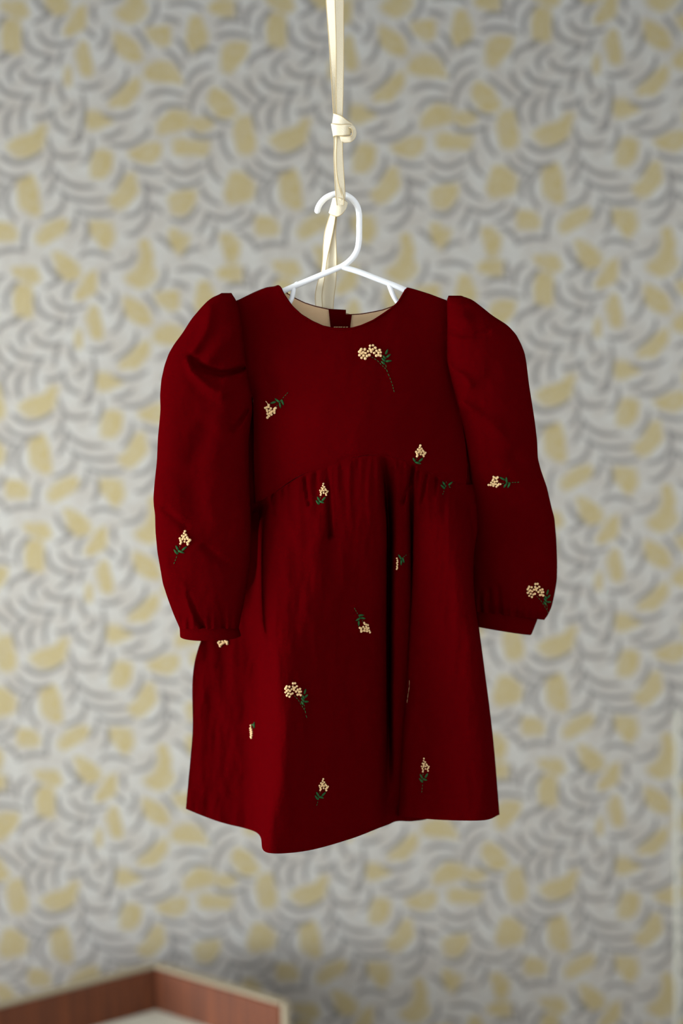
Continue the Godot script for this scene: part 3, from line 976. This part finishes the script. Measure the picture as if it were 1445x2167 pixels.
func sleeve_right(o: Node3D) -> MeshInstance3D:
	var lc := L([950, 625.5, 946, 630, 945, 640, 946, 686, 944, 758, 950, 790, 965, 850, 972, 880, 981, 920, 989, 974, 995, 1030, 999, 1080, 999, 1200, 1000, 1303])
	var rc := L([966, 625.5, 984, 627, 999, 634, 1020, 650, 1042, 668, 1074, 688, 1092, 707.5, 1103, 729, 1110, 747, 1114, 769, 1119, 812, 1126.5, 859, 1132, 895, 1136.6, 934, 1138, 970, 1144.5, 995, 1157, 1031, 1168, 1078, 1173, 1096, 1177, 1139, 1179, 1186, 1178.5, 1219, 1173.5, 1249, 1167, 1276, 1157, 1297, 1150, 1303])
	var zc := L([0.0, 625, -0.002, 850, -0.022, 1000, -0.048, 1150, -0.052, 1303])
	var deep := L([0.002, 625, 0.011, 630, 0.019, 645, 0.026, 675, 0.030, 720, 0.032, 900, 0.032, 1150, 0.030, 1240, 0.027, 1290, 0.022, 1303])
	var creases := [
		[L([950, 702, 978, 708, 1008, 708, 1032, 703]), 5.0, 5.0, 0.004, 0.002],
		[L([955, 655, 985, 650, 1005, 668]), 14.0, 14.0, 0.003, 0.003],
		[L([947, 768, 956, 782, 982, 796, 994, 814]), 7.0, 9.0, -0.004, -0.003],
		[L([976, 852, 1006, 874, 1049, 904, 1080, 940]), 9.0, 16.0, -0.005, -0.002],
		[L([985, 880, 1000, 930, 1012, 980]), 9.0, 12.0, 0.004, 0.002],
		[L([1090, 960, 1110, 1000, 1140, 1030]), 14.0, 14.0, 0.002, 0.003],
		[L([1016, 1255, 1018, 1300]), 4.0, 5.0, 0.002, 0.005], [L([1034, 1248, 1036, 1300]), 4.0, 5.0, 0.002, 0.005],
		[L([1054, 1240, 1058, 1302]), 4.0, 5.0, 0.001, 0.005], [L([1090, 1262, 1092, 1306]), 5.0, 5.0, 0.0, 0.003],
	]
	var m := sleeve("right", o, lc, rc, 625.5, 1303.0, zc, deep, 9.0, creases)
	tag(m, "sleeve with smooth puffed top and slanting cuff")
	cuff(m, Vector2(1000, 1293), Vector2(1137, 1311), Vector2(995, 1323), Vector2(1124, 1344), -0.052, 0.0195, 2.0)
	return m

# ---------------------------------------------------------------- stitches
func bead(st: SurfaceTool, a: Vector3, b: Vector3, r: float) -> void:   # a rounded stitch from a to b
	var d := b - a
	var t := d.normalized() if d.length() > 1e-6 else Vector3.RIGHT
	var s := t.cross(Vector3.BACK).normalized()
	var n := s.cross(t)
	var v := []
	var rings := [[-1.0, 0.05], [-0.6, 0.75], [0.0, 1.0], [0.6, 0.75], [1.0, 0.05]]
	var mid := (a + b) * 0.5
	var half := d.length() * 0.5 + r * 0.6
	for k in rings:
		for i in 7:
			var g := TAU * i / 7
			v.append(mid + t * (half * k[0]) + (s * cos(g) + n * sin(g)) * (r * k[1]))
	for j in 4:
		for i in 7:
			var i2 := (i + 1) % 7
			var p := [v[j * 7 + i], v[j * 7 + i2], v[j * 7 + 7 + i], v[j * 7 + i2], v[j * 7 + 7 + i2], v[j * 7 + 7 + i]]
			for k in range(0, 6, 3):
				var f: Vector3 = (p[k + 2] - p[k]).cross(p[k + 1] - p[k])
				var out: Vector3 = (p[k] + p[k + 1] + p[k + 2]) / 3.0 - mid
				var order := [0, 1, 2] if f.dot(out) > 0 else [0, 2, 1]
				for e: int in order:
					var w: Vector3 = p[k + e]
					var rad := w - mid
					var n2 := (rad - t * rad.dot(t) * (1.0 - r / half)).normalized()
					st.set_normal(n2)
					st.add_vertex(w)

func on(key: String, p: Vector2, lift := 0.0006) -> Vector3:
	return P(p.x, p.y, depth_at(key, p.x, p.y, 0.0) + lift)

func covered(key: String, a: Vector2, b: Vector2) -> bool:
	return depth_at(key, a.x, a.y, -1.0) > -0.9 and depth_at(key, b.x, b.y, -1.0) > -0.9

func knots(key: String, owner_: MeshInstance3D, pts: Array, size := 2.5) -> void:
	var st := SurfaceTool.new()
	st.begin(Mesh.PRIMITIVE_TRIANGLES)
	var n := 0
	for p: Vector2 in pts:
		var r := size * (0.9 + 0.2 * absf(sin(p.x * 3.7 + p.y)))
		var g := p.x * 1.3 + p.y * 0.7
		var d := Vector2(cos(g), sin(g)) * r * 0.35
		if not covered(key, p - d, p + d): continue
		bead(st, on(key, p - d, 0.0008), on(key, p + d, 0.0008), r * 0.00054)
		n += 1
	tag(part("embroidered_flower", st.commit(), M.cream, owner_), "cream knotted flower")

func leaves(key: String, owner_: MeshInstance3D, list: Array, dashes: Array) -> void:
	var st := SurfaceTool.new()
	st.begin(Mesh.PRIMITIVE_TRIANGLES)
	for l in list:
		var a: Vector2 = l[0]
		var b: Vector2 = l[1]
		if not covered(key, a, b): continue
		var side := (b - a).orthogonal().normalized() * 0.8
		bead(st, on(key, a + side, 0.0005), on(key, b + side * 0.3, 0.0006), 0.00095)
		bead(st, on(key, a - side, 0.0004), on(key, b - side * 0.3, 0.0005), 0.0008)
	for l in dashes:
		if not covered(key, l[0], l[1]): continue
		bead(st, on(key, l[0], 0.0003), on(key, l[1], 0.0003), 0.0004)
	tag(part("embroidered_leaf", st.commit(), M.green, owner_), "dark green stitched leaves")

func triple(key: String, owner_: MeshInstance3D, at: Vector2, sx: float, sy: float, shear: float, stem := 10) -> void:
	var place := func(x: float, y: float) -> Vector2:
		var d := Vector2(x - 372.0, y - 505.0) * 0.0761
		return at + Vector2(d.x * sx, d.y * sy + d.x * shear)
	var pts := []
	for c in [[325, 380], [420, 385], [270, 455], [375, 470], [440, 490], [275, 545], [385, 560], [330, 620], [430, 640], [480, 570], [545, 545], [330, 500], [300, 420],
			[565, 285], [645, 275], [710, 345], [555, 365], [640, 385], [510, 440], [600, 450], [680, 485], [745, 430], [830, 405], [800, 480], [740, 560], [800, 545], [860, 560], [860, 470], [590, 410]]:
		pts.append(place.call(c[0], c[1]))
	knots(key, owner_, pts, 2.9 if sx > 0.9 else 2.5)
	var lf := []
	for c in [[1000, 520, 1055, 390], [1020, 610, 1130, 525], [1000, 720, 1160, 705], [995, 720, 890, 630], [975, 800, 880, 720], [1000, 650, 925, 560]]:
		lf.append([place.call(c[0], c[1]), place.call(c[2], c[3])])
	var ds := []
	for line in [[600, 590, 760, 690, 900, 830, 1020, 950], [1000, 790, 1020, 930, 1060, 1050, 1110, 1160, 1180, 1350, 1240, 1590]]:
		for k in range(0, mini(line.size() - 2, stem), 2):
			var a: Vector2 = place.call(line[k], line[k + 1])
			var b: Vector2 = place.call(line[k + 2], line[k + 3])
			var n := maxi(1, int(a.distance_to(b) / 5.5))
			for s in n: ds.append([a.lerp(b, (s + 0.1) / n), a.lerp(b, (s + 0.75) / n)])
	leaves(key, owner_, lf, ds)

func single(key: String, owner_: MeshInstance3D, at: Vector2, turn: float, sx: float, sy: float, bloom: bool, stem: int) -> void:
	var place := func(x: float, y: float) -> Vector2:
		var d := Vector2((x - 372.0) * sx, (y - 360.0) * sy) * 0.083
		return at + d.rotated(deg_to_rad(turn))
	if bloom:
		var pts := []
		for c in [[370, 190], [352, 238], [398, 268], [312, 290], [358, 300], [428, 318], [265, 350], [325, 362], [388, 358], [450, 348], [500, 372], [300, 430], [378, 412], [440, 425], [455, 462], [285, 462], [340, 332], [475, 400], [285, 395]]:
			pts.append(place.call(c[0], c[1]))
		knots(key, owner_, pts, 2.4 * minf(sx, sy))
	var lf := []
	for c in [[245, 605, 185, 510], [235, 690, 145, 595], [240, 615, 380, 655], [335, 600, 435, 515]]:
		lf.append([place.call(c[0], c[1]), place.call(c[2], c[3])])
	var ds := [[place.call(270, 540), place.call(282, 505)], [place.call(240, 690), place.call(250, 620)]]
	for k in stem: ds.append([place.call(222 - k * 22, 735 + k * 62), place.call(208 - k * 22, 775 + k * 62)])
	leaves(key, owner_, lf, ds)

func half_hidden(skirt: MeshInstance3D) -> void:
	var pts := []
	for c in [[470, 640], [500, 740], [510, 830], [470, 880], [500, 960], [480, 1050], [490, 1130], [462, 1190]]: pts.append(Vector2(820 + c[0] * 0.0415, 1155 + c[1] * 0.0415))
	knots("skirt", skirt, pts, 1.9)
	leaves("skirt", skirt, [[Vector2(849, 1183), Vector2(843, 1174)], [Vector2(849, 1184), Vector2(848.5, 1196)], [Vector2(851.5, 1180), Vector2(854.5, 1191)]], [[Vector2(854, 1179), Vector2(856, 1177)], [Vector2(858, 1176), Vector2(860, 1174)]])
	pts = []
	for c in [[490, 480], [500, 580], [475, 640], [535, 680], [490, 740], [550, 790], [490, 850], [555, 890], [510, 950], [550, 1010], [500, 1060], [520, 1120]]: pts.append(Vector2(510 + c[0] * 0.0415, 1515 + c[1] * 0.0415))
	knots("skirt", skirt, pts, 2.2)
	leaves("skirt", skirt, [[Vector2(533, 1534), Vector2(538, 1534)], [Vector2(537.5, 1541), Vector2(538, 1528)]], [])
	pts = []
	for c in [[400, 450], [440, 520], [465, 585], [510, 510], [560, 480], [610, 455], [680, 425], [735, 420], [735, 490], [450, 400], [560, 400], [660, 370]]: pts.append(Vector2(440 + c[0] * 0.0554, 1335 + c[1] * 0.0554))
	knots("skirt", skirt, pts, 2.6)

# ---------------------------------------------------------------- hanger and ribbon
func pix(list: Array, z: float, n := 10) -> Array:
	var pts := []
	for k in range(0, list.size(), 2): pts.append(Vector3(list[k], list[k + 1], 0))
	var out := []
	for p: Vector3 in spline(pts, n): out.append(P(p.x, p.y, z))
	return out

func hanger() -> void:
	var o := Node3D.new()
	o.name = "clothes_hanger"
	add_child(o)
	o.position = P(728, 561, -0.010)
	tag(o, "small white plastic clothes hanger tied to the cream ribbon and holding the red dress", "hanger")
	var z := -0.010
	part("hook", tube(pix([671.5, 446, 673, 440, 679, 429, 689, 419, 703, 412, 718, 409, 733, 413.5, 746, 422.5, 755, 435, 759.5, 452, 760, 480, 759.5, 508, 756, 528, 748, 543, 735, 556, 722, 564.5], z), 0.0031, 16), M.plastic, o)
	part("arm", tube(pix([731, 560.5, 690, 577.5, 640, 598.5, 600, 615.5, 560, 634, 520, 655], z), 0.0030, 16), M.plastic, o)
	part("arm", tube(pix([722, 564, 760, 575.5, 800, 591, 840, 606.5, 880, 625, 925, 650], z), 0.0030, 16), M.plastic, o)
	part("strap_hook", tube(pix([628, 601, 622, 608, 620, 620, 615, 636, 604, 652, 592, 660], z), 0.0026, 12), M.plastic, o)
	part("strap_hook", tube(pix([822, 599, 826, 610, 832, 625, 841, 640, 854, 652, 866, 658], z), 0.0026, 12), M.plastic, o)

# a flat band between two edges given as (px, py, z) rows: l and r run along the band
func band(l: Array, r: Array, thick := 0.0009) -> ArrayMesh:
	var a := spline(l, 8)
	var b := spline(r, 8)
	var v := PackedVector3Array()
	var n := a.size()
	var lw := []
	var rw := []
	for k in n:
		lw.append(V(Vector3(a[k].x, a[k].y, a[k].z / 1000.0)))
		rw.append(V(Vector3(b[k].x, b[k].y, b[k].z / 1000.0)))
	for k in n:
		var t: Vector3 = (lw[mini(k + 1, n - 1)] + rw[mini(k + 1, n - 1)] - lw[maxi(k - 1, 0)] - rw[maxi(k - 1, 0)]).normalized()
		var across: Vector3 = (rw[k] - lw[k])
		var nor := across.cross(t).normalized() * thick * 0.5
		for e in [[0.0, 1.0], [0.5, 1.0], [1.0, 1.0], [1.0, -1.0], [0.5, -1.0], [0.0, -1.0]]:
			v.append(lw[k] + across * e[0] + nor * e[1])
	# separate the sides so that the flat faces keep their own normals
	var v2 := PackedVector3Array()
	var idx := PackedInt32Array()
	for pair in [[0, 1], [1, 2], [2, 3], [3, 4], [4, 5], [5, 0]]:
		var base := v2.size()
		for k in n:
			v2.append(v[k * 6 + pair[0]])
			v2.append(v[k * 6 + pair[1]])
		for k in n - 1:
			var q := base + k * 2
			idx.append_array([q, q + 2, q + 1, q + 1, q + 2, q + 3])
	return meshed(v2, idx)

func strip(called: String, o: Node3D, l: Array, r: Array, edges := 3) -> void:   # a band of ribbon; tan beads paint its edges and the shade there
	var b := part(called, band(l, r), M.ribbon, o)
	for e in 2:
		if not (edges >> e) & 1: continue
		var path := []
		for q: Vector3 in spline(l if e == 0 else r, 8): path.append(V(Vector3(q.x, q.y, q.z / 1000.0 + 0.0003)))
		part("shaded_edge", tube(path, 0.00042, 6), M.edge_shade, b)  # tan bead for the fabric edge and its painted shade

func rows(list: Array) -> Array:                              # x, y, z(mm) triples
	var out := []
	for k in range(0, list.size(), 3): out.append(Vector3(list[k], list[k + 1], list[k + 2]))
	return out

func ribbon() -> void:
	var o := Node3D.new()
	o.name = "ribbon"
	add_child(o)
	o.position = P(715, 300, 0.0)
	tag(o, "cream cotton ribbon knotted twice and looped round the hanger hook, hanging from above", "ribbon")
	# two strands that come down from the ceiling
	strip("strand", o, rows([673, -330, -9, 684, -120, -9, 690, 0, -8, 697, 100, -6, 702, 180, -3, 706, 245, 0, 708, 262, 0]), rows([706, -330, 1, 711, -120, -2, 714, 0, -3, 714, 100, -4, 713.5, 180, -4, 714, 245, -2, 716, 262, -1]))
	strip("strand", o, rows([703, -330, 5, 706, -120, 4, 708.5, 0, 4, 711, 100, 3, 711, 180, 2, 712, 245, 2, 712, 262, 1]), rows([733, -330, 0, 729, -120, 1, 727, 0, 1, 727, 100, 1, 726, 180, 1, 724.5, 245, 1, 724, 262, 0]))
	# upper knot
	strip("knot", o, rows([706, 240, 2, 722, 246, 6, 736, 256, 5, 745, 262, 0]), rows([703, 262, 2, 715, 268, 7, 731, 274, 7, 744, 280, 1]))
	strip("knot", o, rows([701, 262, -4, 703, 262, 3, 708, 263, 6.5, 722, 264, 8, 734, 263, 7.5, 741, 263, 4, 743, 264, -2]), rows([706, 290, -4, 706, 288, 3, 710, 287, 6.5, 722, 287, 8, 733, 286, 7.5, 739, 286, 4, 741, 286, -2]))
	strip("loop", o, rows([737, 264, -1, 745, 265, 1, 751, 271, 2, 753.5, 282, 2, 751, 292, 2, 744, 299, 2, 735, 301, 1, 722, 302, 0]), rows([737, 270, 6, 742, 271, 9, 745.5, 275, 10, 746, 282, 10, 744, 287, 9, 738, 289, 8, 730, 289, 7, 719, 288, 5]))
	# between the knots and over the hook
	strip("strand", o, rows([706.5, 280, 0, 707, 300, 0.5, 706.5, 330, 1, 708, 370, 2, 709.5, 400, 3.5, 711, 420, 4.5, 713, 434, 5]), rows([715, 280, 0, 715.5, 300, 1, 714, 330, 1.5, 717, 370, 2, 722, 400, 3, 727, 420, 4, 727, 434, 5]))
	strip("strand", o, rows([712, 280, 2, 712.5, 300, 2, 711, 330, 2.5, 713, 370, 3, 719, 400, 3.5, 724, 420, 3.5, 722, 428, 3]), rows([724, 280, 1, 724.5, 300, 1, 725, 330, 1, 727.5, 370, 1.5, 729.5, 400, 2, 730, 414, 1.5, 729, 428, 1]))
	# lower knot, tied round the hook
	strip("knot", o, rows([704, 422, -12, 705, 420, -4, 709, 418.5, 2, 717, 419, 4.5, 726, 422, 4, 733, 427, 0, 735, 430, -9]), rows([696, 450, -12, 698, 452, -5, 703, 455, 0.5, 713, 458, 3, 723, 453, 3, 730, 444, -0.5, 733, 438, -9]))
	# the two tails, behind the hanger's arm and down behind the dress
	strip("tail", o, rows([700, 448, -8, 693, 470, -12, 687, 492, -15, 684, 520, -18, 683, 548, -21, 679, 578, -25, 671, 602, -31, 667, 625, -37, 668, 650, -42, 670, 700, -47]), rows([711, 448, -5, 708, 470, -8, 704, 492, -11, 698, 520, -14, 692, 548, -18, 688, 578, -22, 684, 602, -28, 681, 625, -35, 682, 650, -40, 684, 700, -45]))
	strip("tail", o, rows([705, 448, -10, 703, 470, -15, 698, 492, -18, 692, 520, -21, 687, 548, -25, 683, 578, -29, 680, 602, -35, 678, 625, -41, 679, 650, -45, 680, 700, -49]), rows([713, 448, -6, 711.5, 470, -9, 710, 492, -12, 711, 520, -15, 712, 548, -19, 711.5, 578, -24, 710, 602, -31, 707, 625, -37, 705, 650, -41, 704, 700, -46]))
